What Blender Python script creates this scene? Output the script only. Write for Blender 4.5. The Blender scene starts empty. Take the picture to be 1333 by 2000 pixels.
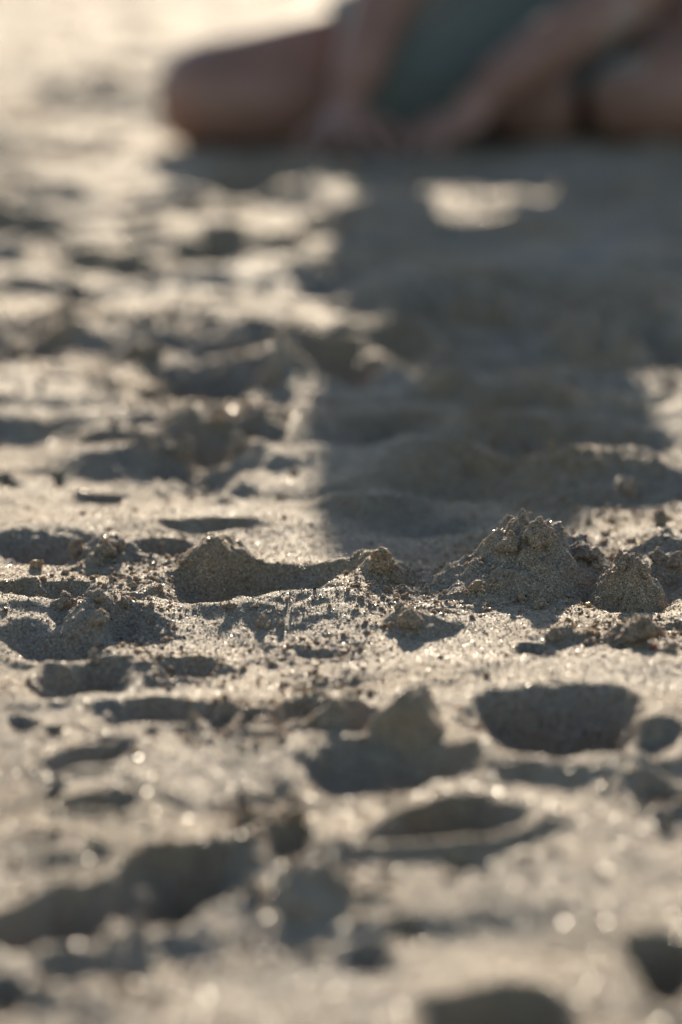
import bpy, bmesh, math, random
import numpy as np
from mathutils import Vector, Matrix, noise as mnoise

random.seed(4)
rng = np.random.default_rng(7)
scene = bpy.context.scene
COL = scene.collection

# ------------------------------------------------------------------ camera
CAM_H = 0.373
PITCH = 0.1927
F = 7500.0                      # focal length in photograph pixels (135 mm on 36 mm)
cam_data = bpy.data.cameras.new('camera')
cam = bpy.data.objects.new('camera', cam_data)
COL.objects.link(cam)
cam.location = (0, 0, CAM_H)
cam.rotation_euler = (math.pi / 2 - PITCH, 0, 0)
cam_data.sensor_fit = 'VERTICAL'
cam_data.sensor_height = 36
cam_data.sensor_width = 24
cam_data.lens = 135
cam_data.clip_start = 0.05
cam_data.clip_end = 2000
cam_data.dof.use_dof = True
cam_data.dof.focus_distance = 1.735
cam_data.dof.aperture_fstop = 4.9
scene.camera = cam

# ------------------------------------------------------------------ light
SUN_EL = math.radians(16.5)
SUN_AZ = 0.025                  # a little to the right of straight ahead
to_sun = Vector((math.sin(SUN_AZ) * math.cos(SUN_EL), math.cos(SUN_AZ) * math.cos(SUN_EL), math.sin(SUN_EL)))
world = bpy.data.worlds.new('World')
scene.world = world
world.use_nodes = True
wn = world.node_tree.nodes
wl = world.node_tree.links
sky = wn.new('ShaderNodeTexSky')
sky.sky_type = 'NISHITA'
sky.sun_disc = False
sky.sun_elevation = SUN_EL
sky.sun_rotation = SUN_AZ
sky.air_density = 1.0
sky.dust_density = 0.45
sky.ozone_density = 1.6
wl.new(sky.outputs[0], wn['Background'].inputs[0])
wn['Background'].inputs[1].default_value = 0.092
sun_data = bpy.data.lights.new('sun', 'SUN')
sun_data.energy = 3.8
sun_data.angle = math.radians(0.53)
sun_data.color = (1.0, 0.845, 0.635)
sun = bpy.data.objects.new('sun', sun_data)
COL.objects.link(sun)
sun.location = (0, 20, 6)
sun.rotation_euler = (-to_sun).to_track_quat('-Z', 'Y').to_euler()

scene.view_settings.view_transform = 'Standard'
scene.view_settings.look = 'None'
scene.view_settings.gamma = 1
scene.view_settings.use_curve_mapping = False
scene.view_settings.exposure = 1.04
scene.render.engine = 'CYCLES'
scene.cycles.use_denoising = True
scene.cycles.max_bounces = 5
scene.cycles.sample_clamp_indirect = 4
scene.cycles.use_adaptive_sampling = False


# ------------------------------------------------------------------ helpers
def P(px, py):
    """photograph pixel -> point on the level ground"""
    u = (px - 666.5) / F
    v = (py - 1000.0) / F
    dy = math.cos(PITCH) - v * math.sin(PITCH)
    dz = -math.sin(PITCH) - v * math.cos(PITCH)
    t = CAM_H / -dz
    return u * t, dy * t


def scale_at(py):
    """metres per photograph pixel at the ground seen at row py"""
    x0, y0 = P(0, py)
    x1, y1 = P(1000, py)
    return (x1 - x0) / 1000


def tag(o, label=None, cat=None, group=None, kind=None):
    if label: o['label'] = label
    if cat: o['category'] = cat
    if group: o['group'] = group
    if kind: o['kind'] = kind
    return o


def hash2(ix, iy, seed):
    h = (ix.astype(np.int64) * 374761393 + iy.astype(np.int64) * 668265263 + seed * 1442695041) & 0xffffffff
    h = ((h ^ (h >> 13)) * 1274126177) & 0xffffffff
    return (h ^ (h >> 16)) & 0xffffffff


def gnoise(x, y, seed=0):
    """2-D gradient noise, about -1..1"""
    ix = np.floor(x); iy = np.floor(y)
    fx = x - ix; fy = y - iy
    ux = fx * fx * fx * (fx * (fx * 6 - 15) + 10)
    uy = fy * fy * fy * (fy * (fy * 6 - 15) + 10)

    def g(ax, ay):
        a = hash2(ix + ax, iy + ay, seed) * (2 * math.pi / 4294967296.0)
        return np.cos(a) * (fx - ax) + np.sin(a) * (fy - ay)
    a = g(0, 0); b = g(1, 0); c = g(0, 1); d = g(1, 1)
    return 1.5 * (a + ux * (b - a) + uy * (c - a + ux * (a - b - c + d)))


def vnoise3(p, seed):
    """3-D value noise -1..1 for (n,3) arrays"""
    i = np.floor(p); f = p - i
    f = f * f * (3 - 2 * f)
    out = np.zeros(len(p))
    for dx in (0, 1):
        for dy in (0, 1):
            for dz in (0, 1):
                h = hash2(i[:, 0] + dx + (i[:, 2] + dz) * 57, i[:, 1] + dy, seed) / 2147483648.0 - 1
                w = (f[:, 0] if dx else 1 - f[:, 0]) * (f[:, 1] if dy else 1 - f[:, 1]) * (f[:, 2] if dz else 1 - f[:, 2])
                out += h * w
    return out


def sstep(a, b, t):
    t = np.clip((t - a) / (b - a), 0, 1)
    return t * t * (3 - 2 * t)


# ------------------------------------------------------------------ relief of the sand
# footprints and hollows: centre column, far edge row, near edge row, half width (photo px), depth cm, rim cm, squareness, slant
PITS = [
    # foreground
    (1090, 1352, 1492, 172, 3.0, 0.35, 2.8, 0.0),
    (750, 1458, 1556, 165, 1.25, 0.2, 2.4, -0.1),
    (595, 1366, 1430, 75, 1.0, 0.15, 2.2, 0.4),
    (880, 1590, 1666, 165, 1.4, 0.3, 2.0, 0.25),
    (345, 1682, 1800, 135, 2.4, 0.2, 2.6, 0.55),
    (130, 1752, 1850, 130, 2.2, 0.2, 2.4, 0.5),
    (560, 1628, 1672, 75, 0.9, 0.1, 2.0, 0.5),
    (205, 1594, 1622, 70, 0.55, 0.08, 2.0, 0.0),
    (100, 1578, 1602, 28, 0.5, 0.05, 2.0, 0.0),
    (185, 1476, 1532, 92, 1.1, 0.15, 2.0, 0.55),
    (160, 1303, 1380, 105, 1.4, 0.25, 2.3, 0.45),
    (305, 1372, 1428, 125, 1.2, 0.2, 2.4, 0.15),
    (432, 1388, 1432, 34, 0.8, 0.1, 2.0, 0.3),
    (487, 1396, 1430, 26, 0.6, 0.1, 2.0, 0.3),
    (30, 1400, 1428, 34, 0.55, 0.05, 2.0, 0.0),
    (92, 1420, 1444, 28, 0.5, 0.05, 2.0, 0.0),
    (198, 1434, 1462, 32, 0.6, 0.05, 2.0, 0.1),
    (312, 1432, 1450, 14, 0.4, 0.02, 2.0, 0.0),
    (800, 1806, 1848, 44, 0.8, 0.05, 2.0, -0.2),
    (715, 1852, 1896, 62, 0.9, 0.05, 2.0, -0.1),
    (912, 1704, 1732, 44, 0.5, 0.05, 2.0, 0.1),
    (975, 1950, 2060, 150, 2.0, 0.1, 2.2, 0.1),
    (1300, 1830, 1945, 62, 1.7, 0.1, 2.2, 0.0),
    (190, 1872, 1932, 115, 0.9, 0.1, 2.0, 0.1),
    (10, 1900, 1990, 60, 1.2, 0.1, 2.0, 0.0),
    (1290, 1436, 1490, 45, 0.9, 0.1, 2.0, 0.4),
    (1285, 1545, 1596, 55, 0.9, 0.1, 2.0, -0.2),
    (1080, 1690, 1700, 30, 0.2, 0.0, 2.0, 0.0),
    # focus band
    (495, 1118, 1192, 180, 1.9, 0.25, 3.0, 0.0),
    (105, 1238, 1306, 122, 1.3, 0.2, 2.2, -0.3),
    (75, 1030, 1098, 128, 1.6, 0.1, 2.6, 0.0),
    (315, 1062, 1092, 60, 0.8, 0.1, 2.0, 0.0),
    (90, 1146, 1190, 110, 1.1, 0.1, 2.2, 0.2),
    (25, 1132, 1158, 42, 0.7, 0.1, 2.0, 0.0),
    (360, 1284, 1334, 75, 0.9, 0.1, 2.0, 0.3),
    (1042, 1264, 1298, 46, 0.7, 0.1, 2.0, 0.1),
    (1225, 1262, 1286, 50, 0.6, 0.1, 2.0, 0.0),
    (245, 1205, 1266, 80, 0.9, 0.05, 2.0, 0.0),
    (1250, 1120, 1205, 120, 1.2, 0.05, 2.0, 0.1),
    (640, 1262, 1290, 90, 0.35, 0.0, 2.0, 0.1),
    # middle distance
    (385, 630, 712, 130, 2.6, 0.3, 2.2, 0.1),
    (500, 640, 676, 60, 1.2, 0.1, 2.0, 0.0),
    (400, 728, 802, 150, 2.6, 0.3, 2.2, 0.2),
    (655, 690, 780, 100, 2.4, 0.4, 2.2, -0.2),
    (770, 645, 690, 80, 1.6, 0.2, 2.0, -0.2),
    (215, 836, 876, 60, 1.4, 0.1, 2.0, -0.2),
    (440, 820, 850, 60, 1.0, 0.1, 2.0, 0.0),
    (385, 868, 956, 110, 2.0, 0.3, 2.2, -0.2),
    (405, 930, 978, 62, 1.2, 0.2, 2.0, 0.35),
    (190, 968, 986, 50, 0.6, 0.05, 2.0, 0.0),
    (12, 926, 956, 26, 1.0, 0.05, 2.0, 0.0),
    (108, 928, 950, 14, 0.6, 0.0, 2.0, 0.0),
    (420, 1014, 1036, 125, 0.6, 0.05, 2.0, 0.1),
    (760, 805, 880, 150, 1.8, 0.2, 2.2, 0.0),
    (1110, 850, 930, 260, 1.8, 0.2, 2.4, 0.15),
    (800, 985, 1045, 170, 1.0, 0.05, 2.0, 0.0),
    (870, 925, 975, 190, 0.9, 0.05, 2.0, 0.3),
    (50, 620, 716, 100, 1.8, 0.3, 2.2, -0.3),
    (100, 492, 536, 62, 1.3, 0.2, 2.0, 0.2),
    (150, 572, 614, 34, 1.8, 0.1, 2.0, 0.0),
    (410, 456, 506, 66, 1.3, 0.2, 2.0, 0.0),
    (500, 330, 408, 120, 2.4, 0.3, 2.0, 0.2),
    (650, 480, 560, 80, 1.6, 0.3, 2.0, 0.2),
    (1290, 640, 720, 70, 2.4, 0.3, 2.0, 0.0),
    (850, 560, 640, 120, 2.2, 0.2, 2.0, 0.0),
    (1050, 500, 580, 160, 2.2, 0.2, 2.0, 0.0),
    # far
    (120, 148, 238, 100, 3.2, 0.5, 2.0, 0.2),
    (90, 75, 130, 90, 3.0, 0.3, 2.0, 0.0),
    (60, 330, 380, 60, 1.2, 0.2, 2.0, 0.0),
]
# heaps: centre column, base row, half width px, half depth cm, height cm, sharpness, crumbliness
HEAPS = [
    (808, 1448, 76, 2.0, 2.3, 1.1, 0.5),
    (665, 1424, 110, 1.6, 1.1, 1.0, 0.45),
    (612, 1768, 95, 2.4, 1.3, 1.2, 0.2),
    (1046, 1150, 112, 4.4, 2.9, 1.0, 0.85),
    (972, 1162, 130, 4.5, 1.5, 1.0, 0.7),
    (640, 1128, 130, 1.6, 0.45, 1.6, 0.4),
    (1130, 1140, 78, 4.0, 1.5, 1.0, 0.6),
    (950, 1165, 110, 5.0, 0.9, 1.0, 0.8),
    (1236, 1174, 76, 3.0, 2.9, 1.0, 0.85),
    (1300, 1110, 80, 4.0, 1.2, 1.0, 0.8),
    (415, 1118, 105, 4.0, 1.35, 1.4, 0.4),
    (735, 1135, 65, 2.6, 0.9, 1.2, 0.7),
    (560, 1215, 260, 8.0, 0.75, 2.0, 0.15),
    (190, 1232, 75, 2.8, 1.2, 1.1, 0.7),
    (250, 1232, 90, 2.6, 0.8, 1.1, 0.7),
    (30, 1215, 160, 4.0, 0.6, 1.6, 0.05),
    (808, 1234, 80, 2.0, 0.75, 1.1, 0.8),
    (1240, 1262, 85, 2.2, 1.0, 1.1, 0.7),
    (1110, 1255, 70, 1.8, 0.6, 1.1, 0.7),
    (30, 1085, 60, 2.5, 0.7, 1.1, 0.9),
    (190, 1095, 90, 2.5, 0.8, 1.1, 0.9),
    (660, 770, 110, 4.0, 1.4, 1.4, 0.4),
    (540, 745, 60, 3.0, 1.2, 1.2, 0.6),
    (400, 860, 120, 5.0, 1.2, 1.4, 0.6),
    (1180, 960, 220, 6.0, 0.9, 1.6, 0.3),
    (930, 622, 80, 3.5, 2.0, 1.2, 0.5),
    (1085, 585, 110, 4.0, 2.0, 1.2, 0.5),
    (1250, 640, 110, 4.5, 2.4, 1.2, 0.5),
    (770, 690, 80, 3.5, 2.0, 1.2, 0.5),
    (885, 765, 95, 3.0, 1.4, 1.2, 0.5),
    (1020, 800, 150, 3.5, 1.2, 1.4, 0.4),
    (1160, 705, 120, 4.0, 2.0, 1.2, 0.5),
    (700, 990, 160, 3.0, 0.7, 1.6, 0.2),
    (860, 900, 200, 3.5, 0.9, 1.6, 0.2),
    (300, 695, 110, 3.5, 1.4, 1.2, 0.5),
    (450, 668, 90, 3.5, 1.5, 1.2, 0.6),
    (565, 725, 80, 3.0, 1.5, 1.2, 0.6),
    (330, 885, 90, 3.0, 1.3, 1.2, 0.7),
    (480, 850, 90, 3.0, 1.2, 1.2, 0.7),
    (400, 925, 80, 2.5, 1.0, 1.2, 0.7),
    (210, 530, 190, 6.0, 0.8, 1.6, 0.1),
    (430, 560, 180, 6.0, 0.9, 1.6, 0.1),
    (120, 440, 240, 8.0, 0.8, 1.6, 0.1),
    (480, 470, 200, 7.0, 0.9, 1.6, 0.1),
    (1100, 1325, 400, 4.0, 0.35, 2.0, 0.0),
    (1130, 1600, 330, 14.0, 0.5, 2.0, 0.0),
    (180, 1650, 260, 9.0, 0.8, 2.0, 0.0),
    (1000, 1760, 420, 12.0, 0.6, 2.0, 0.0),
]
# patches of crumbly sand: column, row, half width px, half height rows
CRUMBLY = [(1050, 1110, 240, 95), (820, 1170, 190, 60), (250, 1130, 170, 80), (240, 1225, 130, 40), (1220, 1245, 170, 35),
           (600, 1270, 170, 30), (400, 810, 200, 100), (420, 690, 380, 90), (60, 660, 160, 70), (1180, 960, 200, 70),
           (520, 1590, 110, 60), (440, 1800, 240, 50), (620, 1730, 170, 60), (480, 1420, 160, 60), (1290, 1560, 90, 60),
           (150, 1890, 200, 60), (350, 1300, 130, 45), (1080, 880, 300, 60), (640, 1345, 110, 40), (1000, 640, 320, 120), (1190, 720, 180, 60)]


def Pb(px, py):
    """pixel -> point on the undulating sand before the footprints were made"""
    x, y = P(px, py)
    k = 1.0
    for _ in range(3):
        k = 1 - float(base(np.array([x * k]), np.array([y * k]))[0]) / CAM_H
    return x * k, y * k


def prep(feats, kind):
    out = []
    for f in feats:
        if kind == 'pit':
            cx, yf, yn, hw, D, rim, p, s = f
            _, yfar = P(cx, yf); _, ynear = P(cx, yn)
            x0, y0 = Pb(cx, 0.5 * (yf + yn))
            yc = 0.5 * (yfar + ynear)
            k = y0 / yc
            out.append((x0, y0, hw * scale_at(0.5 * (yf + yn)), 0.5 * (yfar - ynear) * k, D / 100, rim / 100, p, s))
        elif kind == 'heap':
            cx, yb, hw, hd, H, sh, cr = f
            x0, y0 = Pb(cx, yb)
            out.append((x0, y0 + hd / 200, hw * scale_at(yb), hd / 100, H / 100, sh, cr))
        else:
            cx, cy, hw, hh = f
            x0, y0 = P(cx, cy); _, ya = P(cx, cy - hh)
            out.append((x0, y0, hw * scale_at(cy), ya - y0))
    return out


def crumb_mask(x, y):
    m = np.zeros_like(x)
    for (x0, y0, a, b) in CRUMBLY_G:
        r = np.sqrt(((x - x0) / a) ** 2 + ((y - y0) / b) ** 2)
        m = np.maximum(m, 1 - sstep(0.6, 1.15, r + 0.25 * gnoise(x / 0.02, y / 0.03, 91)))
    return m


def warp(x, y):
    far = sstep(2.0, 3.2, y)
    wx = 0.0060 * gnoise(x / 0.021, y / 0.030, 11) + 0.0016 * gnoise(x / 0.006, y / 0.008, 12)
    wy = 0.0085 * gnoise(x / 0.021, y / 0.030, 13) + 0.0022 * gnoise(x / 0.006, y / 0.008, 14)
    k = 1 + 1.5 * far
    return x + wx * k, y + wy * k


def base(x, y, XY=None):
    """swells and long low ridges of the beach"""
    X, Y = XY or warp(x, y)
    far = sstep(2.0, 3.2, y)
    calm = 1 - 0.65 * sstep(3.3, 5.0, y)
    mid = sstep(1.78, 2.05, y)
    h = 0.010 * gnoise(x / 0.8, y / 0.9, 1) * (0.3 + far)
    h += (0.0028 + 0.004 * far) * gnoise(x / 0.11, y / 0.14, 2)
    h += (0.0012 + 0.0034 * far * calm) * gnoise(X / 0.055, Y / 0.075, 3)
    t = gnoise(X / 0.10 + 7, Y / 0.17, 4)
    h -= 0.007 * far * calm * sstep(0.12, 0.42, t)
    h += (0.0026 + 0.0076 * mid + 0.003 * far * calm) * gnoise(X / 0.18 + 0.35 * Y / 0.07, Y / 0.066, 9)
    h -= 0.034 * np.clip(1.50 - y, 0, 1.5) * sstep(0.0, 0.25, 1.50 - y)      # falls away towards the viewer, a tilt added so the foreground catches less sun
    h += (0.0005 + 0.0013 * mid * calm) * gnoise(X / 0.10 + 3, Y / 0.032, 10)
    return h


CRUMBLY_G = prep(CRUMBLY, 'crumb')
PITS_G = prep(PITS, 'pit')
HEAPS_G = prep(HEAPS, 'heap')


def height(x, y):
    """height of the sand surface in metres at arrays x, y"""
    fade = 1 - sstep(8, 30, np.hypot(x, y - 2))
    X, Y = warp(x, y)
    h = base(x, y, (X, Y))
    cm = crumb_mask(x, y)
    fg = 1 - sstep(1.42, 1.52, y)
    h += fg * (0.0010 * gnoise(X / 0.036, Y / 0.044, 31) + 0.0003 * gnoise(X / 0.013, Y / 0.016, 32) + 0.00012 * gnoise(X / 0.005, Y / 0.006, 33))
    h += (0.00035 + 0.0015 * cm) * gnoise(X / 0.014, Y / 0.018, 5)
    # heaps
    heap = np.zeros_like(x)
    for (x0, y0, a, b, H, sh, cr) in HEAPS_G:
        i = np.nonzero((np.abs(x - x0) < a * 1.4) & (np.abs(y - y0) < b * 1.4 + 0.02))
        if not len(i[0]): continue
        r = np.sqrt(((X[i] - x0) / a) ** 2 + ((Y[i] - y0) / b) ** 2)
        c = np.clip(1.06 - np.sqrt(r * r + 0.05 + 0.03 * gnoise(X[i] / 0.010, Y[i] / 0.012, 23)), 0, 1) / 0.85
        prof = np.where(sh > 1.3, sstep(0, 1, c), c ** 1.0 * (1.25 - 0.25 * c))
        lump = 1 + cr * (0.5 * gnoise(X[i] / 0.014, Y[i] / 0.018, 21) + 0.26 * gnoise(x[i] / 0.005, y[i] / 0.007, 22))
        heap[i] = np.maximum(heap[i], H * prof * lump) + 0.25 * np.minimum(heap[i], H * prof * lump)
    h += heap
    # hollows
    for (x0, y0, a, b, D, rim, p, s) in PITS_G:
        i = np.nonzero((np.abs(x - x0) < a * 1.6 + 0.01) & (np.abs(y - y0) < b * (1.7 + abs(s)) + 0.02))
        if not len(i[0]): continue
        u = (X[i] - x0) / a
        v = (Y[i] - y0) / b - s * u
        r = (np.abs(u) ** p + np.abs(v) ** p) ** (1 / p)
        if p > 2.25:
            prof = 1 - sstep(0.28, 1.14, r)
        else:
            prof = (1 - sstep(0.05, 1.15, r)) * (1 + 0.35 * np.clip(v, -1, 1))
        slump = 1 + 0.42 * gnoise(x[i] / 0.012, y[i] / 0.016, 41) * sstep(0.2, 0.8, r)
        h[i] -= D * prof * slump
        h[i] += rim * np.exp(-((r - 1.16) / 0.24) ** 2)
    # crumbs and grain relief
    fine = 1 - sstep(2.2, 4.5, y)
    h += (0.00012 + 0.0010 * cm) * np.maximum(gnoise(X / 0.0075, Y / 0.0095, 6), -0.2) * (0.4 + 0.6 * fine)
    h += (0.00010 + 0.0006 * cm) * gnoise(x / 0.0032, y / 0.0038, 7) * fine
    h += (0.00007 + 0.00016 * cm) * gnoise(x / 0.0014, y / 0.0017, 8) * fine
    return h * fade


# ------------------------------------------------------------------ materials
def new_mat(name):
    m = bpy.data.materials.new(name)
    m.use_nodes = True
    return m, m.node_tree.nodes, m.node_tree.links


def ramp(nodes, stops):
    r = nodes.new('ShaderNodeValToRGB')
    e = r.color_ramp.elements
    while len(e) < len(stops): e.new(0.5)
    for el, (p, c) in zip(e, stops):
        el.position = p
        el.color = (*c, 1)
    return r


def sand_material(name='sand', glow=0.0):
    m, n, l = new_mat(name)
    b = n['Principled BSDF']
    geo = n.new('ShaderNodeNewGeometry')
    vor = n.new('ShaderNodeTexVoronoi')
    vor.inputs['Scale'].default_value = 1900
    l.new(geo.outputs['Position'], vor.inputs['Vector'])
    sep = n.new('ShaderNodeSeparateColor')
    l.new(vor.outputs['Color'], sep.inputs[0])
    grain = ramp(n, [(0.0, (0.06, 0.045, 0.032)), (0.10, (0.19, 0.142, 0.095)), (0.40, (0.32, 0.255, 0.178)),
                     (0.72, (0.41, 0.335, 0.245)), (0.86, (0.38, 0.21, 0.10)), (0.93, (0.62, 0.56, 0.46))])
    l.new(sep.outputs[0], grain.inputs[0])
    # damp and dry patches
    nz = n.new('ShaderNodeTexNoise')
    nz.inputs['Scale'].default_value = 14
    nz.inputs['Detail'].default_value = 6
    l.new(geo.outputs['Position'], nz.inputs['Vector'])
    damp = n.new('ShaderNodeMapRange')
    damp.inputs['From Min'].default_value = 0.35
    damp.inputs['From Max'].default_value = 0.68
    damp.inputs['To Min'].default_value = 0.72
    damp.inputs['To Max'].default_value = 1.1
    l.new(nz.outputs['Fac'], damp.inputs['Value'])
    mul = n.new('ShaderNodeMix'); mul.data_type = 'RGBA'; mul.blend_type = 'MULTIPLY'
    mul.inputs['Factor'].default_value = 1
    hue = n.new('ShaderNodeHueSaturation')
    hue.inputs['Hue'].default_value = 0.497
    hue.inputs['Saturation'].default_value = 1.04
    hue.inputs['Value'].default_value = 0.97
    l.new(grain.outputs[0], hue.inputs['Color'])
    l.new(hue.outputs[0], mul.inputs['A'])
    l.new(damp.outputs[0], mul.inputs['B'])
    nb = n.new('ShaderNodeTexNoise')
    nb.inputs['Scale'].default_value = 7
    nb.inputs['Detail'].default_value = 7
    nb.inputs['Roughness'].default_value = 0.62
    l.new(geo.outputs['Position'], nb.inputs['Vector'])
    bf = n.new('ShaderNodeMapRange')
    bf.inputs['From Min'].default_value = 0.36
    bf.inputs['From Max'].default_value = 0.60
    l.new(nb.outputs['Fac'], bf.inputs['Value'])
    br_ = n.new('ShaderNodeMix'); br_.data_type = 'RGBA'; br_.blend_type = 'MULTIPLY'
    br_.inputs['B'].default_value = (0.86, 0.72, 0.53, 1)
    l.new(bf.outputs[0], br_.inputs['Factor'])
    l.new(mul.outputs['Result'], br_.inputs['A'])
    l.new(br_.outputs['Result'], b.inputs['Base Color'])
    rough = n.new('ShaderNodeMapRange')
    rough.inputs['To Min'].default_value = 0.62
    rough.inputs['To Max'].default_value = 0.9
    l.new(sep.outputs[1], rough.inputs['Value'])
    l.new(rough.outputs[0], b.inputs['Roughness'])
    b.inputs['Specular IOR Level'].default_value = 0.46
    if glow:
        b.inputs['Subsurface Weight'].default_value = glow
        b.inputs['Subsurface Radius'].default_value = (1.0, 0.74, 0.46)
        b.inputs['Subsurface Scale'].default_value = 0.0032
    bump = n.new('ShaderNodeBump')
    bump.inputs['Strength'].default_value = 0.7
    bump.inputs['Distance'].default_value = 0.0005
    bump.invert = True
    l.new(vor.outputs['Distance'], bump.inputs['Height'])
    l.new(bump.outputs[0], b.inputs['Normal'])
    return m


def grain_material(name, rough, spec, trans):
    m, n, l = new_mat(name)
    b = n['Principled BSDF']
    at = n.new('ShaderNodeAttribute')
    at.attribute_type = 'INSTANCER'
    at.attribute_name = 'tint'
    l.new(at.outputs['Color'], b.inputs['Base Color'])
    b.inputs['Roughness'].default_value = rough
    if rough < 0:
        l.new(at.outputs['Alpha'], b.inputs['Roughness'])
    b.inputs['Specular IOR Level'].default_value = spec
    if trans:
        t = n.new('ShaderNodeBsdfTranslucent')
        l.new(at.outputs['Color'], t.inputs[0])
        mx = n.new('ShaderNodeMixShader')
        mx.inputs[0].default_value = trans
        l.new(b.outputs[0], mx.inputs[1])
        l.new(t.outputs[0], mx.inputs[2])
        l.new(mx.outputs[0], n['Material Output'].inputs[0])
    return m


SAND = sand_material()
CRUMB = sand_material('crumbly_sand', 0.45)
GRAIN = grain_material('sand_grain', 0.5, 0.4, 0.55)
MICA = grain_material('mica', -1, 0.5, 0.0)


# ------------------------------------------------------------------ the beach
def spaced(lo, hi, f):
    v = [lo]
    while v[-1] < hi:
        v.append(v[-1] + f(v[-1]))
    return v


def xstep(a):
    if a < 0.185: return 0.0009
    if a < 0.6: return 0.0009 + (a - 0.185) * 0.020
    return 0.012 + (a - 0.6) * 0.25


def ystep(y):
    if y < 1.50: return 0.0019 - max(0, (y - 1.30)) * 0.0045
    if y < 2.00: return 0.0010
    if y < 3.0: return 0.0010 + (y - 2.0) * 0.006
    if y < 7.0: return 0.007 + (y - 3.0) * 0.006
    return 0.031 + (y - 7.0) * 0.25


xp = spaced(0.0, 400.0, xstep)
xs = np.array([-v for v in xp[:0:-1]] + xp)
yn_ = spaced(0.0, 400.0, lambda a: 0.003 + a * 0.25)
ys = np.array([1.05 - v for v in yn_[:0:-1]] + spaced(1.05, 600.0, ystep))
GX, GY = np.meshgrid(xs, ys)
GZ = height(GX.ravel(), GY.ravel()).reshape(GX.shape)


def grid_mesh(name, X, Y, Z):
    ny, nx = X.shape
    co = np.stack([X, Y, Z], -1).reshape(-1, 3).astype(np.float32)
    idx = np.arange(nx * ny).reshape(ny, nx)
    q = np.stack([idx[:-1, :-1], idx[:-1, 1:], idx[1:, 1:], idx[1:, :-1]], -1).reshape(-1, 4)
    me = bpy.data.meshes.new(name)
    me.vertices.add(len(co)); me.vertices.foreach_set('co', co.ravel())
    me.loops.add(q.size); me.loops.foreach_set('vertex_index', q.ravel().astype(np.int32))
    me.polygons.add(len(q))
    me.polygons.foreach_set('loop_start', np.arange(0, q.size, 4, dtype=np.int32))
    me.polygons.foreach_set('use_smooth', np.ones(len(q), dtype=bool))
    me.update(calc_edges=True)
    return me


beach = bpy.data.objects.new('beach_ground', grid_mesh('beach_ground', GX, GY, GZ))
beach.data.materials.append(SAND)
COL.objects.link(beach)
tag(beach, 'trampled beige beach sand full of footprints and crumbs', kind='structure')


# ------------------------------------------------------------------ loose grains (nobody could count them)
def scatter(name, pts, rot, scl, tint, mat, prim):
    n = len(pts)
    me = bpy.data.meshes.new(name)
    me.vertices.add(n)
    me.vertices.foreach_set('co', pts.astype(np.float32).ravel())
    for nm, typ, key, arr in (('rot', 'FLOAT_VECTOR', 'vector', rot), ('scl', 'FLOAT_VECTOR', 'vector', scl), ('tint', 'FLOAT_COLOR', 'color', tint)):
        a = me.attributes.new(nm, typ, 'POINT')
        a.data.foreach_set(key, arr.astype(np.float32).ravel())
    o = bpy.data.objects.new(name, me)
    COL.objects.link(o)
    ng = bpy.data.node_groups.new(name, 'GeometryNodeTree')
    ng.interface.new_socket('Geometry', in_out='INPUT', socket_type='NodeSocketGeometry')
    ng.interface.new_socket('Geometry', in_out='OUTPUT', socket_type='NodeSocketGeometry')
    N, L = ng.nodes, ng.links
    gi = N.new('NodeGroupInput'); go = N.new('NodeGroupOutput')
    iop = N.new('GeometryNodeInstanceOnPoints')
    if prim == 'grain':
        pr = N.new('GeometryNodeMeshIcoSphere')
        pr.inputs['Radius'].default_value = 1.0
        pr.inputs['Subdivisions'].default_value = 2
        sp = N.new('GeometryNodeSetPosition')
        nt = N.new('ShaderNodeTexNoise'); nt.inputs['Scale'].default_value = 1.1
        vm = N.new('ShaderNodeVectorMath'); vm.operation = 'SUBTRACT'
        vm.inputs[1].default_value = (0.5, 0.5, 0.5)
        L.new(nt.outputs['Color'], vm.inputs[0])
        vs = N.new('ShaderNodeVectorMath'); vs.operation = 'SCALE'
        vs.inputs['Scale'].default_value = 1.3
        L.new(vm.outputs[0], vs.inputs[0])
        L.new(pr.outputs[0], sp.inputs['Geometry'])
        L.new(vs.outputs[0], sp.inputs['Offset'])
        src = sp.outputs[0]
    else:
        pr = N.new('GeometryNodeMeshCylinder')
        pr.inputs['Vertices'].default_value = 7
        pr.inputs['Radius'].default_value = 1.0
        pr.inputs['Depth'].default_value = 0.35
        src = pr.outputs[0]
    sm = N.new('GeometryNodeSetMaterial')
    sm.inputs['Material'].default_value = mat
    L.new(src, sm.inputs[0])
    ss = N.new('GeometryNodeSetShadeSmooth')
    ss.inputs['Shade Smooth'].default_value = False
    L.new(sm.outputs[0], ss.inputs[0])
    L.new(gi.outputs[0], iop.inputs['Points'])
    L.new(ss.outputs[0], iop.inputs['Instance'])
    for nm, sock in (('rot', 'Rotation'), ('scl', 'Scale')):
        na = N.new('GeometryNodeInputNamedAttribute')
        na.data_type = 'FLOAT_VECTOR'
        na.inputs['Name'].default_value = nm
        L.new(na.outputs[0], iop.inputs[sock])
    L.new(iop.outputs[0], go.inputs[0])
    mod = o.modifiers.new('scatter', 'NODES')
    mod.node_group = ng
    return o


PALETTE = np.array([(0.36, 0.29, 0.21), (0.42, 0.34, 0.25), (0.30, 0.24, 0.17), (0.50, 0.43, 0.34), (0.22, 0.17, 0.125),
                    (0.62, 0.57, 0.50), (0.42, 0.22, 0.10), (0.06, 0.05, 0.045), (0.40, 0.33, 0.27), (0.50, 0.30, 0.13)])
PALW = np.array([22, 20, 14, 13, 10, 7, 4, 5, 10, 2], float); PALW /= PALW.sum()


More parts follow.
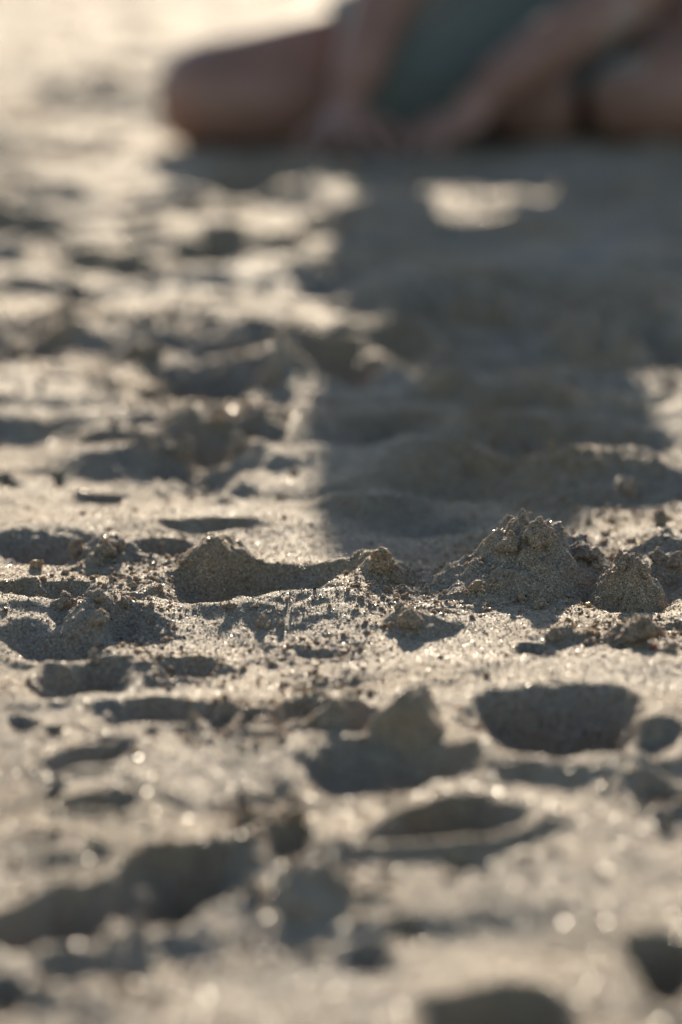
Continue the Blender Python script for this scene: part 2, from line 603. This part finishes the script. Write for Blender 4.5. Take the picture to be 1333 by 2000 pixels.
def tints(n):
    t = PALETTE[rng.choice(len(PALETTE), n, p=PALW)] * rng.uniform(0.95, 1.32, (n, 1)) * np.array([1.0, 0.97, 0.92])
    return np.concatenate([t, np.ones((n, 1))], 1)


def in_view_points(n, y0, y1, power=1.0, margin=1.15):
    """random ground points inside the camera's fan between two distances"""
    y = (y0 ** power + rng.random(n) * (y1 ** power - y0 ** power)) ** (1 / power)
    x = (rng.random(n) * 2 - 1) * y * 0.0905 * margin
    return x, y


# grains lying on the sharp part of the sand
x, y = in_view_points(185000, 1.06, 2.25, 2.0)
z = height(x, y)
r = rng.lognormal(math.log(0.00030), 0.34, len(x))
scl = r[:, None] * rng.uniform(0.7, 1.25, (len(x), 3))
scatter_grains = scatter('sand_grains', np.stack([x, y, z - r * 0.30], 1), rng.uniform(0, 6.28, (len(x), 3)), scl, tints(len(x)), GRAIN, 'grain')
tag(scatter_grains, 'loose mixed tan and grey grains covering the near and sharp sand', 'sand grains', kind='stuff')

# crumbs: little lumps in the crumbly patches
x, y = in_view_points(210000, 1.12, 3.6, 1.0)
keep = rng.random(len(x)) < crumb_mask(x, y) * 0.14 + 0.005
x, y = x[keep], y[keep]
z = height(x, y)
r = rng.lognormal(math.log(0.00078), 0.45, len(x)) * (1 + 0.35 * sstep(2.0, 3.2, y))
scl = r[:, None] * rng.uniform(0.7, 1.25, (len(x), 3))
crumbs = scatter('sand_crumbs', np.stack([x, y, z + r * 0.3], 1), rng.uniform(0, 6.28, (len(x), 3)), scl,
                 tints(len(x)), CRUMB, 'grain')
tag(crumbs, 'small damp crumbs of sand strewn round the footprints', 'sand crumbs', kind='stuff')

# mica and shell flakes that catch the sun
def flakes(n, y0, y1, power, r0):
    x, y = in_view_points(n, y0, y1, power)
    r = rng.lognormal(math.log(r0), 0.28, n)
    return x, y, r
parts = [flakes(2800, 1.08, 1.42, 1.0, 0.00046), flakes(14000, 1.42, 2.05, 1.0, 0.00024), flakes(2200, 2.05, 3.2, 1.0, 0.00064), flakes(600, 3.2, 6.8, 1.0, 0.0014)]
x = np.concatenate([p[0] for p in parts]); y = np.concatenate([p[1] for p in parts]); r = np.concatenate([p[2] for p in parts])
z = height(x, y)
n = len(x)
rot = np.stack([rng.normal(0, 0.17, n), rng.normal(0, 0.17, n), rng.uniform(0, 6.28, n)], 1)
scl = np.stack([r * rng.uniform(0.8, 1.2, n), r * rng.uniform(0.8, 1.2, n), r * 0.8], 1)
tn = np.concatenate([np.array([0.55, 0.48, 0.38]) * rng.uniform(0.7, 1.1, (n, 1)), rng.choice([0.30, 0.36, 0.42, 0.48], (n, 1), p=[0.06, 0.30, 0.40, 0.24])], 1)
glints = scatter('mica_flakes', np.stack([x, y, z + r * 0.35], 1), rot, scl, tn, MICA, 'flake')
tag(glints, 'glittering mica and shell flakes lying all over the sand', 'mica flakes', kind='stuff')


# ------------------------------------------------------------------ single clumps of sand
def remeshed(name, meshes, voxel, smooth=4):
    bm = bmesh.new()
    for me in meshes: bm.from_mesh(me)
    me = bpy.data.meshes.new(name)
    bm.to_mesh(me); bm.free()
    o = bpy.data.objects.new(name, me)
    COL.objects.link(o)
    r = o.modifiers.new('remesh', 'REMESH'); r.mode = 'VOXEL'; r.voxel_size = voxel
    s = o.modifiers.new('smooth', 'SMOOTH'); s.factor = 0.5; s.iterations = smooth
    dg = bpy.context.evaluated_depsgraph_get()
    out = bpy.data.meshes.new_from_object(o.evaluated_get(dg))
    out.name = name
    bpy.data.objects.remove(o)
    out.polygons.foreach_set('use_smooth', np.ones(len(out.polygons), dtype=bool))
    return out


def clump_mesh(name, rx, ry, rz, seed, sub):
    """a crumbling lump: many small crumbs grown together, wider at the foot"""
    r_ = np.random.default_rng(seed)
    bm = bmesh.new()
    size = max(rx, rz)
    n = {4: 9, 5: 20, 6: 46}[sub]
    peak = r_.uniform(-0.35, 0.35)
    for k in range(n):
        t = r_.random() ** 0.8                      # 0 foot .. 1 top
        w = (1 - t) ** 0.6
        ang = r_.uniform(0, 2 * math.pi)
        rad = math.sqrt(r_.random()) * w
        q = r_.uniform(0.20, 0.40) * (1.15 - 0.55 * t) * (0.8 if n > 30 else 1.0)
        c = Vector(((rad * math.cos(ang) * 0.85 + peak * t) * rx, rad * math.sin(ang) * 0.85 * ry, (-0.45 + 1.2 * t) * rz))
        M = Matrix.Translation(c) @ Matrix.Rotation(r_.uniform(0, 6), 4, 'Y') @ Matrix.Rotation(r_.uniform(0, 6), 4, 'Z') @ Matrix.Diagonal((q * size * r_.uniform(0.7, 1.3), q * size * r_.uniform(0.7, 1.2), q * size * r_.uniform(0.6, 1.1), 1))
        bmesh.ops.create_icosphere(bm, subdivisions=2, radius=1.0, matrix=M)
    bmesh.ops.create_icosphere(bm, subdivisions=2, radius=1.0, matrix=Matrix.Translation((peak * 0.3 * rx, 0, -0.15 * rz)) @ Matrix.Diagonal((rx * 0.72, ry * 0.72, rz * 0.62, 1)))
    src = bpy.data.meshes.new(name)
    bm.to_mesh(src); bm.free()
    me = remeshed(name, [src], max(0.00045, size / 26), 1)
    nv = len(me.vertices)
    p = np.empty(nv * 3, dtype=np.float32); me.vertices.foreach_get('co', p); p = p.reshape(-1, 3).astype(float)
    nr = np.empty(nv * 3, dtype=np.float32); me.vertex_normals.foreach_get('vector', nr); nr = nr.reshape(-1, 3)
    g = 0.0011 * vnoise3(p / 0.0050 + 9, seed + 2) + 0.0009 * vnoise3(p / 0.0024, seed + 3) + 0.00055 * vnoise3(p / 0.0011, seed + 4)
    g *= min(1.0, size / 0.006)
    me.vertices.foreach_set('co', (p + nr * g[:, None]).astype(np.float32).ravel())
    me.materials.append(CRUMB)
    me.update()
    return me


# column, base row, width px, height px, subdivisions, label
CLUMPS = [
    (1050, 1076, 80, 52, 6, 'crumbly sand clump crowning the largest heap on the right', 'sand_clump'),
    (998, 1092, 44, 40, 5, 'small sand lump on the left shoulder of the largest heap', 'sand_clump'),
    (1140, 1098, 70, 30, 5, 'low dark sand lump on the right shoulder of the largest heap', 'sand_clump'),
    (1168, 1112, 34, 26, 5, 'small pale crumb cluster between the largest heap and the second heap', 'sand_clump'),
    (930, 1160, 44, 26, 5, 'low sand lump at the left foot of the largest heap', 'sand_clump'),
    (1018, 1178, 15, 34, 4, 'tiny column of crumbs standing before the largest heap', 'sand_clump'),
    (1222, 1112, 40, 44, 6, 'sand lump topping the second heap near the right edge', 'sand_clump'),
    (1254, 1128, 54, 40, 6, 'grainy sand lump on the front of the second heap near the right edge', 'sand_clump'),
    (1290, 1098, 50, 28, 5, 'low sand piece just behind the second heap near the right edge', 'sand_clump'),
    (1325, 1122, 46, 40, 5, 'sand piece cut by the right edge of the picture behind the second heap', 'sand_clump'),
    (742, 1126, 76, 54, 5, 'isolated round-topped sand clump standing right of the long dark hollow', 'sand_clump'),
    (775, 1142, 40, 24, 4, 'low crumb lump leaning on the isolated round-topped clump', 'sand_clump'),
    (185, 1304, 36, 32, 5, 'small orange-brown crumb ball beside the left hollow', 'sand_ball'),
    (122, 1190, 50, 38, 5, 'lone sand crumb at the left just behind the pale crest', 'sand_clump'),
    (190, 1182, 46, 30, 5, 'sand crumb right of the lone one behind the pale crest', 'sand_clump'),
    (238, 1186, 40, 22, 4, 'flat little sand crumb between the left heap and the crumbly slope', 'sand_clump'),
    (512, 1226, 27, 27, 5, 'dark round sand pellet on top of the pale foreground crest', 'sand_ball'),
    (497, 1192, 34, 16, 4, 'flat sand flake lying on the skyline of the pale foreground crest', 'sand_clump'),
    (448, 1192, 40, 16, 4, 'thin sand flake left of the other one on the pale crest', 'sand_clump'),
    (552, 1224, 22, 13, 4, 'small tan crumb right of the dark round pellet', 'sand_ball'),
    (190, 1222, 78, 30, 6, 'wide crumbly sand lump capping the heap on the left', 'sand_clump'),
    (150, 1094, 44, 44, 5, 'blurred brown sand lump in the middle of the left back row', 'sand_clump'),
    (60, 1094, 74, 34, 5, 'blurred sand lump leaning left inside the far left hollow', 'sand_clump'),
    (208, 1092, 40, 36, 5, 'blurred greyish sand lump at the right end of the left back row', 'sand_clump'),
    (232, 1078, 36, 28, 4, 'blurred brown crumb rising behind the greyish lump', 'sand_clump'),
    (1250, 1268, 96, 48, 6, 'dark brown ridge-like sand lump at the right of the near right row', 'sand_clump'),
    (1082, 1254, 46, 34, 5, 'dark round sand lump at the left of the near right row', 'sand_clump'),
    (1150, 1262, 40, 24, 5, 'small brown sand lump in the middle of the near right row', 'sand_clump'),
    (1310, 1276, 44, 24, 5, 'low reddish-brown lump at the right edge of the near right row', 'sand_clump'),
    (808, 1226, 66, 32, 5, 'low dark sand lump just right of the pale crest', 'sand_clump'),
    (490, 1606, 52, 42, 5, 'left of two blurred dark sand lumps in the foreground', 'sand_clump'),
    (572, 1608, 62, 40, 5, 'right of two blurred dark sand lumps in the foreground', 'sand_clump'),
    (270, 1820, 60, 34, 4, 'blurred tan lump at the near edge of the large left foreground hollow', 'sand_clump'),
    (575, 1792, 64, 34, 4, 'blurred tan lump at the right end of the large left foreground hollow', 'sand_clump'),
    (1232, 972, 26, 40, 5, 'blurred upright crumb on the sunlit strip, left of a bigger one', 'sand_clump'),
    (1292, 1030, 40, 44, 5, 'blurred dark crumb on the sunlit strip near the right edge', 'sand_clump'),
    (1196, 1024, 26, 26, 4, 'blurred small crumb at the left end of the sunlit strip', 'sand_clump'),
    (1080, 878, 30, 24, 4, 'blurred round crumb on a shaded sand ridge', 'sand_ball'),
    (880, 978, 18, 14, 4, 'tiny dark crumb alone in the shaded sand', 'sand_ball'),
    (355, 900, 62, 52, 5, 'blurred brown sand lump left of the far shadow', 'sand_clump'),
    (470, 880, 64, 40, 5, 'blurred brown sand lump beside the edge of the far shadow', 'sand_clump'),
    (430, 840, 44, 30, 4, 'blurred smaller lump behind the two brown ones', 'sand_clump'),
    (290, 700, 84, 44, 4, 'far blurred dark lump in the sunlit sand left of the shadow', 'sand_clump'),
    (535, 756, 60, 44, 4, 'far blurred lump between two dark hollows', 'sand_clump'),
    (1290, 690, 84, 60, 4, 'far blurred dark lump inside the shade at the right edge', 'sand_clump'),
    (30, 700, 80, 44, 4, 'far blurred dark lump at the left edge', 'sand_clump'),
    (575, 930, 30, 20, 4, 'small dark crumb at the edge of the long shadow', 'sand_ball'),
]
def hit(px, py):
    """where the line of sight through a pixel first meets the sand"""
    x1, y1 = P(px, py)
    t = np.linspace(0.70, 1.02, 900)
    hz = height(x1 * t, y1 * t)
    i = np.nonzero(hz >= CAM_H * (1 - t))[0]
    k = t[i[0]] if len(i) else 1.0
    return x1 * k, y1 * k


for i, (cx, yb, w, hpx, sub, lab, nm) in enumerate(CLUMPS):
    s = scale_at(yb)
    gx, gy = hit(cx, yb)
    rx = w * s / 2 * 0.92
    rz = hpx * s * 0.62
    me = clump_mesh(nm, rx, max(rx, rz) * 0.85, rz, 100 + i * 7, sub)
    o = bpy.data.objects.new(nm, me)
    gy += max(rx, rz) * 0.45
    gz = float(height(np.array([gx]), np.array([gy]))[0])
    # keep the clump where its foot is seen
    o.location = (gx, gy, gz + rz * 0.36)
    o.rotation_euler = (0, random.uniform(-0.2, 0.2), random.uniform(-0.5, 0.5))
    COL.objects.link(o)
    tag(o, lab, 'sand clump' if nm == 'sand_clump' else 'sand crumb', 'clumps of damp sand on the beach')


def pebble(cx, cy, rpx, colr, label, seed):
    s = scale_at(cy)
    gx, gy = P(cx, cy)
    bm = bmesh.new()
    bmesh.ops.create_icosphere(bm, subdivisions=3, radius=1)
    for v in bm.verts:
        d = 1 + 0.25 * mnoise.noise(v.co * 1.2 + Vector((seed, 0, 0)))
        v.co = Vector((v.co.x * 1.1, v.co.y, v.co.z * 0.75)) * d * rpx * s
    me = bpy.data.meshes.new('grain_of_stone'); bm.to_mesh(me); bm.free()
    m, n, l = new_mat('coloured_stone')
    b = n['Principled BSDF']
    nz = n.new('ShaderNodeTexNoise'); nz.inputs['Scale'].default_value = 900
    rp = ramp(n, [(0.3, tuple(c * 0.7 for c in colr)), (0.7, tuple(min(1, c * 1.2) for c in colr))])
    l.new(nz.outputs['Fac'], rp.inputs[0]); l.new(rp.outputs[0], b.inputs['Base Color'])
    b.inputs['Roughness'].default_value = 0.35
    b.inputs['Subsurface Weight'].default_value = 0.3
    b.inputs['Subsurface Radius'].default_value = (0.002, 0.001, 0.0005)
    me.materials.append(m)
    o = bpy.data.objects.new('stone_grain', me)
    z = float(height(np.array([gx]), np.array([gy]))[0])
    o.location = (gx, gy, z + rpx * s * 0.5)
    COL.objects.link(o)
    tag(o, label, 'stone grain', 'coloured grains of stone')


pebble(1150, 1185, 6, (0.75, 0.36, 0.06), 'bright orange stone grain on the sunlit slope below the right lumps', 3)
pebble(1277, 1283, 7, (0.50, 0.10, 0.05), 'red-brown stone grain below the ridge-like lump at right', 9)
pebble(895, 1410, 7, (0.60, 0.28, 0.10), 'orange blurred stone grain at the left rim of the deep heel print', 14)
pebble(12, 1214, 5, (0.22, 0.07, 0.04), 'dark red stone grain at the left end of the pale crest', 21)


# ------------------------------------------------------------------ the child kneeling in the sand
def skin_chain_mesh(verts, edges, radii, root=0, sub=2):
    me = bpy.data.meshes.new('chain')
    me.from_pydata([tuple(v) for v in verts], edges, [])
    o = bpy.data.objects.new('chain', me)
    COL.objects.link(o)
    sk = o.modifiers.new('skin', 'SKIN')
    sk.use_smooth_shade = True
    for i, rr in enumerate(radii):
        sv = me.skin_vertices[0].data[i]
        sv.radius = rr if isinstance(rr, tuple) else (rr, rr)
        sv.use_root = (i == root)
    if sub:
        ss = o.modifiers.new('sub', 'SUBSURF'); ss.levels = sub
    dg = bpy.context.evaluated_depsgraph_get()
    out = bpy.data.meshes.new_from_object(o.evaluated_get(dg))
    bpy.data.objects.remove(o)
    return out


def ball(loc, rad, rot=None, sub=4):
    bm = bmesh.new()
    bmesh.ops.create_icosphere(bm, subdivisions=sub, radius=1)
    M = Matrix.Translation(loc) @ (rot.to_matrix().to_4x4() if rot else Matrix()) @ Matrix.Diagonal((*rad, 1))
    bm.transform(M)
    me = bpy.data.meshes.new('ball'); bm.to_mesh(me); bm.free()
    return me


V = Vector
PELVIS = V((0.350, 4.06, 0.098)); WAIST = V((0.330, 4.02, 0.185)); CHEST = V((0.200, 3.960, 0.345))
NECK = V((0.145, 3.910, 0.450)); HEADC = V((0.103, 3.865, 0.545))
SH_L = V((0.085, 3.925, 0.410)); EL_L = V((0.070, 3.865, 0.215)); WR_L = V((0.006, 3.765, 0.050))     # image left
SH_R = V((0.305, 3.950, 0.420)); EL_R = V((0.315, 3.860, 0.165)); WR_R = V((0.135, 3.765, 0.052))     # image right
HIP_L = V((0.205, 4.02, 0.088)); KN_L = V((-0.186, 3.825, 0.046)); AN_L = V((0.180, 3.950, 0.036)); TO_L = V((0.270, 3.97, 0.028))
HIP_R = V((0.350, 4.03, 0.092)); KN_R = V((0.400, 3.800, 0.056)); AN_R = V((0.245, 3.870, 0.036)); TO_R = V((0.155, 3.905, 0.028))

def lerp(a, b, t): return a + (b - a) * t


def chain(pts, radii):
    return skin_chain_mesh(pts, [(i, i + 1) for i in range(len(pts) - 1)], radii)


body_meshes = [chain([PELVIS, WAIST, CHEST, lerp(CHEST, NECK, 0.6), NECK, lerp(NECK, HEADC, 0.6)], [(0.095, 0.078), (0.088, 0.070), (0.090, 0.066), 0.050, 0.034, 0.034])]
for SH, EL, WR in ((SH_L, EL_L, WR_L), (SH_R, EL_R, WR_R)):
    body_meshes.append(chain([lerp(CHEST, NECK, 0.35), SH, lerp(SH, EL, 0.5), EL, lerp(EL, WR, 0.35), WR], [0.045, 0.040, 0.036, 0.032, 0.034, 0.026]))
for HIP, KN, AN, TO in ((HIP_L, KN_L, AN_L, TO_L), (HIP_R, KN_R, AN_R, TO_R)):
    body_meshes.append(chain([PELVIS, HIP, lerp(HIP, KN, 0.5), KN], [0.085, 0.095, 0.074, 0.050]))
    body_meshes.append(chain([KN, lerp(KN, AN, 0.4), AN], [0.057, 0.058, 0.048]))
    body_meshes.append(chain([AN, TO], [0.046, 0.038]))


def hand(wrist, fwd, side, spread, meshes, scale=1.0):
    """palm and five bent fingers resting on the sand; fwd along the fingers, side towards the thumb"""
    fwd = fwd.normalized(); up = V((0, 0, 1)); side = side.normalized()
    palm_c = wrist + fwd * 0.030 * scale + V((0, 0, -0.016))
    q = Matrix((side, fwd, side.cross(fwd))).transposed().to_quaternion()
    meshes.append(ball(palm_c, (0.029 * scale, 0.036 * scale, 0.014 * scale), q, 3))
    meshes.append(ball(wrist + fwd * 0.004 + V((0, 0, -0.006)), (0.020 * scale, 0.022 * scale, 0.018 * scale), q, 3))
    for k, (off, ln) in enumerate(((0.021, 0.046), (0.007, 0.052), (-0.007, 0.048), (-0.021, 0.038))):
        base = palm_c + side * off * scale + fwd * 0.020 * scale
        dirf = (fwd + side * (off / 0.021) * spread).normalized()
        p1 = base + dirf * ln * 0.42 * scale + V((0, 0, 0.006))
        p2 = base + dirf * ln * 0.78 * scale + V((0, 0, -0.002))
        p3 = base + dirf * ln * 1.0 * scale + V((0, 0, -0.012))
        meshes.append(skin_chain_mesh([base, p1, p2, p3], [(0, 1), (1, 2), (2, 3)], [0.0085, 0.0078, 0.007, 0.0055], sub=1))
    tb = palm_c + side * 0.020 * scale - fwd * 0.014 * scale
    t1 = tb + (side * 0.9 + fwd * 0.5).normalized() * 0.024 * scale
    t2 = t1 + (side * 0.5 + fwd * 0.9).normalized() * 0.020 * scale + V((0, 0, -0.006))
    meshes.append(skin_chain_mesh([tb, t1, t2], [(0, 1), (1, 2)], [0.010, 0.009, 0.0065], sub=1))


hand(WR_L, V((-0.10, -1, -0.25)), V((1, -0.1, 0)), 0.55, body_meshes, 1.05)
hand(WR_R, V((-0.75, -0.60, -0.30)), V((-0.55, 0.8, 0)), 0.35, body_meshes, 1.05)
# feet
for AN, TO in ((AN_L, TO_L), (AN_R, TO_R)):
    body_meshes.append(ball(lerp(AN, TO, 0.7), (0.058, 0.028, 0.024)))
    for k in range(5):
        body_meshes.append(ball(TO + (TO - AN).normalized() * 0.034 + V((0.0, -0.020 + 0.010 * k, 0.0)), (0.013, 0.007, 0.008), None, 2))
# head, looking down at the hands
HQ = V((-0.15, -0.75, -0.65)).to_track_quat('-Y', 'Z')
def H(x, y, z): return HEADC + HQ @ V((x, y, z))
body_meshes += [ball(HEADC, (0.066, 0.080, 0.082), HQ), ball(H(0, -0.025, -0.038), (0.050, 0.050, 0.048), HQ),
                ball(H(0, -0.078, -0.020), (0.009, 0.013, 0.012), HQ, 3), ball(H(0, -0.066, -0.052), (0.019, 0.010, 0.005), HQ, 3),
                ball(H(0, -0.060, -0.070), (0.018, 0.016, 0.013), HQ, 3),
                ball(H(0.067, 0.004, -0.018), (0.008, 0.014, 0.020), HQ, 3), ball(H(-0.067, 0.004, -0.018), (0.008, 0.014, 0.020), HQ, 3)]
body = remeshed('body', body_meshes, 0.0032, 3)

skin, n, l = new_mat('skin')
b = n['Principled BSDF']
geo = n.new('ShaderNodeNewGeometry')
nz = n.new('ShaderNodeTexNoise'); nz.inputs['Scale'].default_value = 16; nz.inputs['Detail'].default_value = 5
l.new(geo.outputs['Position'], nz.inputs['Vector'])
sk = ramp(n, [(0.35, (0.26, 0.128, 0.080)), (0.65, (0.36, 0.182, 0.118))])
l.new(nz.outputs['Fac'], sk.inputs[0])
# pale patch with a ragged edge on the right knee and thigh
dst = n.new('ShaderNodeVectorMath'); dst.operation = 'DISTANCE'
dst.inputs[1].default_value = (0.265, 3.86, 0.10)
l.new(geo.outputs['Position'], dst.inputs[0])
nz2 = n.new('ShaderNodeTexNoise'); nz2.inputs['Scale'].default_value = 60; nz2.inputs['Detail'].default_value = 4
l.new(geo.outputs['Position'], nz2.inputs['Vector'])
ad = n.new('ShaderNodeMath'); ad.operation = 'MULTIPLY_ADD'
ad.inputs[1].default_value = 0.10; l.new(nz2.outputs['Fac'], ad.inputs[0]); l.new(dst.outputs['Value'], ad.inputs[2])
mr = n.new('ShaderNodeMapRange')
mr.inputs['From Min'].default_value = 0.125; mr.inputs['From Max'].default_value = 0.085
mr.inputs['To Min'].default_value = 0; mr.inputs['To Max'].default_value = 0.9
l.new(ad.outputs[0], mr.inputs['Value'])
mx = n.new('ShaderNodeMix'); mx.data_type = 'RGBA'
mx.inputs['B'].default_value = (0.46, 0.40, 0.33, 1)
l.new(mr.outputs[0], mx.inputs['Factor']); l.new(sk.outputs[0], mx.inputs['A'])
l.new(mx.outputs['Result'], b.inputs['Base Color'])
b.inputs['Roughness'].default_value = 0.5
b.inputs['Subsurface Weight'].default_value = 0.15
b.inputs['Subsurface Radius'].default_value = (0.012, 0.005, 0.003)
b.inputs['Subsurface Scale'].default_value = 1.0
body.materials.append(skin)

person = bpy.data.objects.new('person', None)
COL.objects.link(person)
person.location = (0.14, 3.95, 0.0)
tag(person, 'blurred person in teal clothes sitting low with both hands on the sand', 'person')


def part(name, me, mat=None, parent=person):
    if mat: me.materials.append(mat)
    o = bpy.data.objects.new(name, me)
    COL.objects.link(o)
    o.parent = parent
    o.matrix_parent_inverse = Matrix.Translation(-person.location)
    return o


body_o = part('body', body)

def cloth(name, c1, c2):
    m, n, l = new_mat(name)
    b = n['Principled BSDF']
    g = n.new('ShaderNodeNewGeometry')
    w = n.new('ShaderNodeTexNoise'); w.inputs['Scale'].default_value = 220; w.inputs['Detail'].default_value = 3
    l.new(g.outputs['Position'], w.inputs['Vector'])
    rp = ramp(n, [(0.3, c1), (0.7, c2)])
    l.new(w.outputs['Fac'], rp.inputs[0]); l.new(rp.outputs[0], b.inputs['Base Color'])
    b.inputs['Roughness'].default_value = 0.9
    bp = n.new('ShaderNodeBump'); bp.inputs['Strength'].default_value = 0.3; bp.inputs['Distance'].default_value = 0.002
    l.new(w.outputs['Fac'], bp.inputs['Height']); l.new(bp.outputs[0], b.inputs['Normal'])
    return m
TEAL = cloth('teal_cloth', (0.140, 0.148, 0.118), (0.175, 0.180, 0.148))
# shirt: over the torso, short sleeves, hem hanging over the lap
shirt_v = [PELVIS + V((0, -0.01, 0.06)), WAIST, CHEST, lerp(CHEST, NECK, 0.55), lerp(SH_L, EL_L, 0.05), lerp(SH_L, EL_L, 0.95), lerp(SH_R, EL_R, 0.05), lerp(SH_R, EL_R, 0.6)]
shirt = remeshed('shirt', [skin_chain_mesh(shirt_v, [(0, 1), (1, 2), (2, 3), (2, 4), (4, 5), (2, 6), (6, 7)],
                                           [(0.098, 0.085), (0.108, 0.085), (0.110, 0.080), 0.050, 0.058, 0.072, 0.058, 0.052])], 0.0045, 6)
part('shirt', shirt, TEAL)
# wide shorts: seat plus two legs spread over the thighs, cloth slack between them
sh_v = [PELVIS, HIP_L, lerp(HIP_L, KN_L, 0.35) + V((0, -0.02, -0.01)), lerp(HIP_L, KN_L, 0.62), HIP_R, lerp(HIP_R, KN_R, 0.45)]
shorts = remeshed('shorts', [skin_chain_mesh(sh_v, [(0, 1), (1, 2), (2, 3), (0, 4), (4, 5)],
                                             [(0.110, 0.105), 0.102, 0.104, 0.098, 0.118, 0.105])], 0.0045, 6)
part('shorts', shorts, TEAL)

hairm, n, l = new_mat('brown_hair')
b = n['Principled BSDF']
g = n.new('ShaderNodeNewGeometry')
w = n.new('ShaderNodeTexWave'); w.inputs['Scale'].default_value = 120; w.inputs['Distortion'].default_value = 6
l.new(g.outputs['Position'], w.inputs['Vector'])
rp = ramp(n, [(0.2, (0.03, 0.018, 0.010)), (0.8, (0.075, 0.045, 0.025))])
l.new(w.outputs['Fac'], rp.inputs[0]); l.new(rp.outputs[0], b.inputs['Base Color'])
b.inputs['Roughness'].default_value = 0.45
hm = ball(HEADC, (1, 1, 1), None, 5)
for v in hm.vertices:
    c = v.co - HEADC
    front = -c.y; low = c.z
    k = 1.0 + 0.05 * mnoise.noise(c * 7) + 0.02 * mnoise.noise(V((c.x * 30, c.y * 30, c.z * 4)))
    # fringe line: pull the face area inside the head
    if front > 0.25 and low < 0.42: k *= 0.86
    elif low < -0.35: k *= 0.86
    v.co = HEADC + HQ @ V((c.x * 0.072 * k, c.y * 0.087 * k + 0.003, c.z * 0.089 * k + 0.002))
hm.polygons.foreach_set('use_smooth', np.ones(len(hm.polygons), dtype=bool))
shadow_locks = [chain([HEADC + V((dx, 0.03, 0.0)), HEADC + V((dx * 1.25, 0.04, -0.05)), HEADC + V((dx * 1.1 + 0.02, 0.05, -0.115))], [0.050, 0.052, 0.036]) for dx in (-0.035, 0.0, 0.04, 0.066)]  # unseen loose hair, added to broaden the shadow of head and neck
part('hair', remeshed('hair', [hm] + shadow_locks, 0.003, 2), hairm)
eyem, n, l = new_mat('eye')
n['Principled BSDF'].inputs['Base Color'].default_value = (0.05, 0.03, 0.02, 1)
n['Principled BSDF'].inputs['Roughness'].default_value = 0.15
for sx in (-1, 1):
    part('eye', ball(H(sx * 0.026, -0.071, -0.004), (0.010, 0.006, 0.006), HQ, 3), eyem)
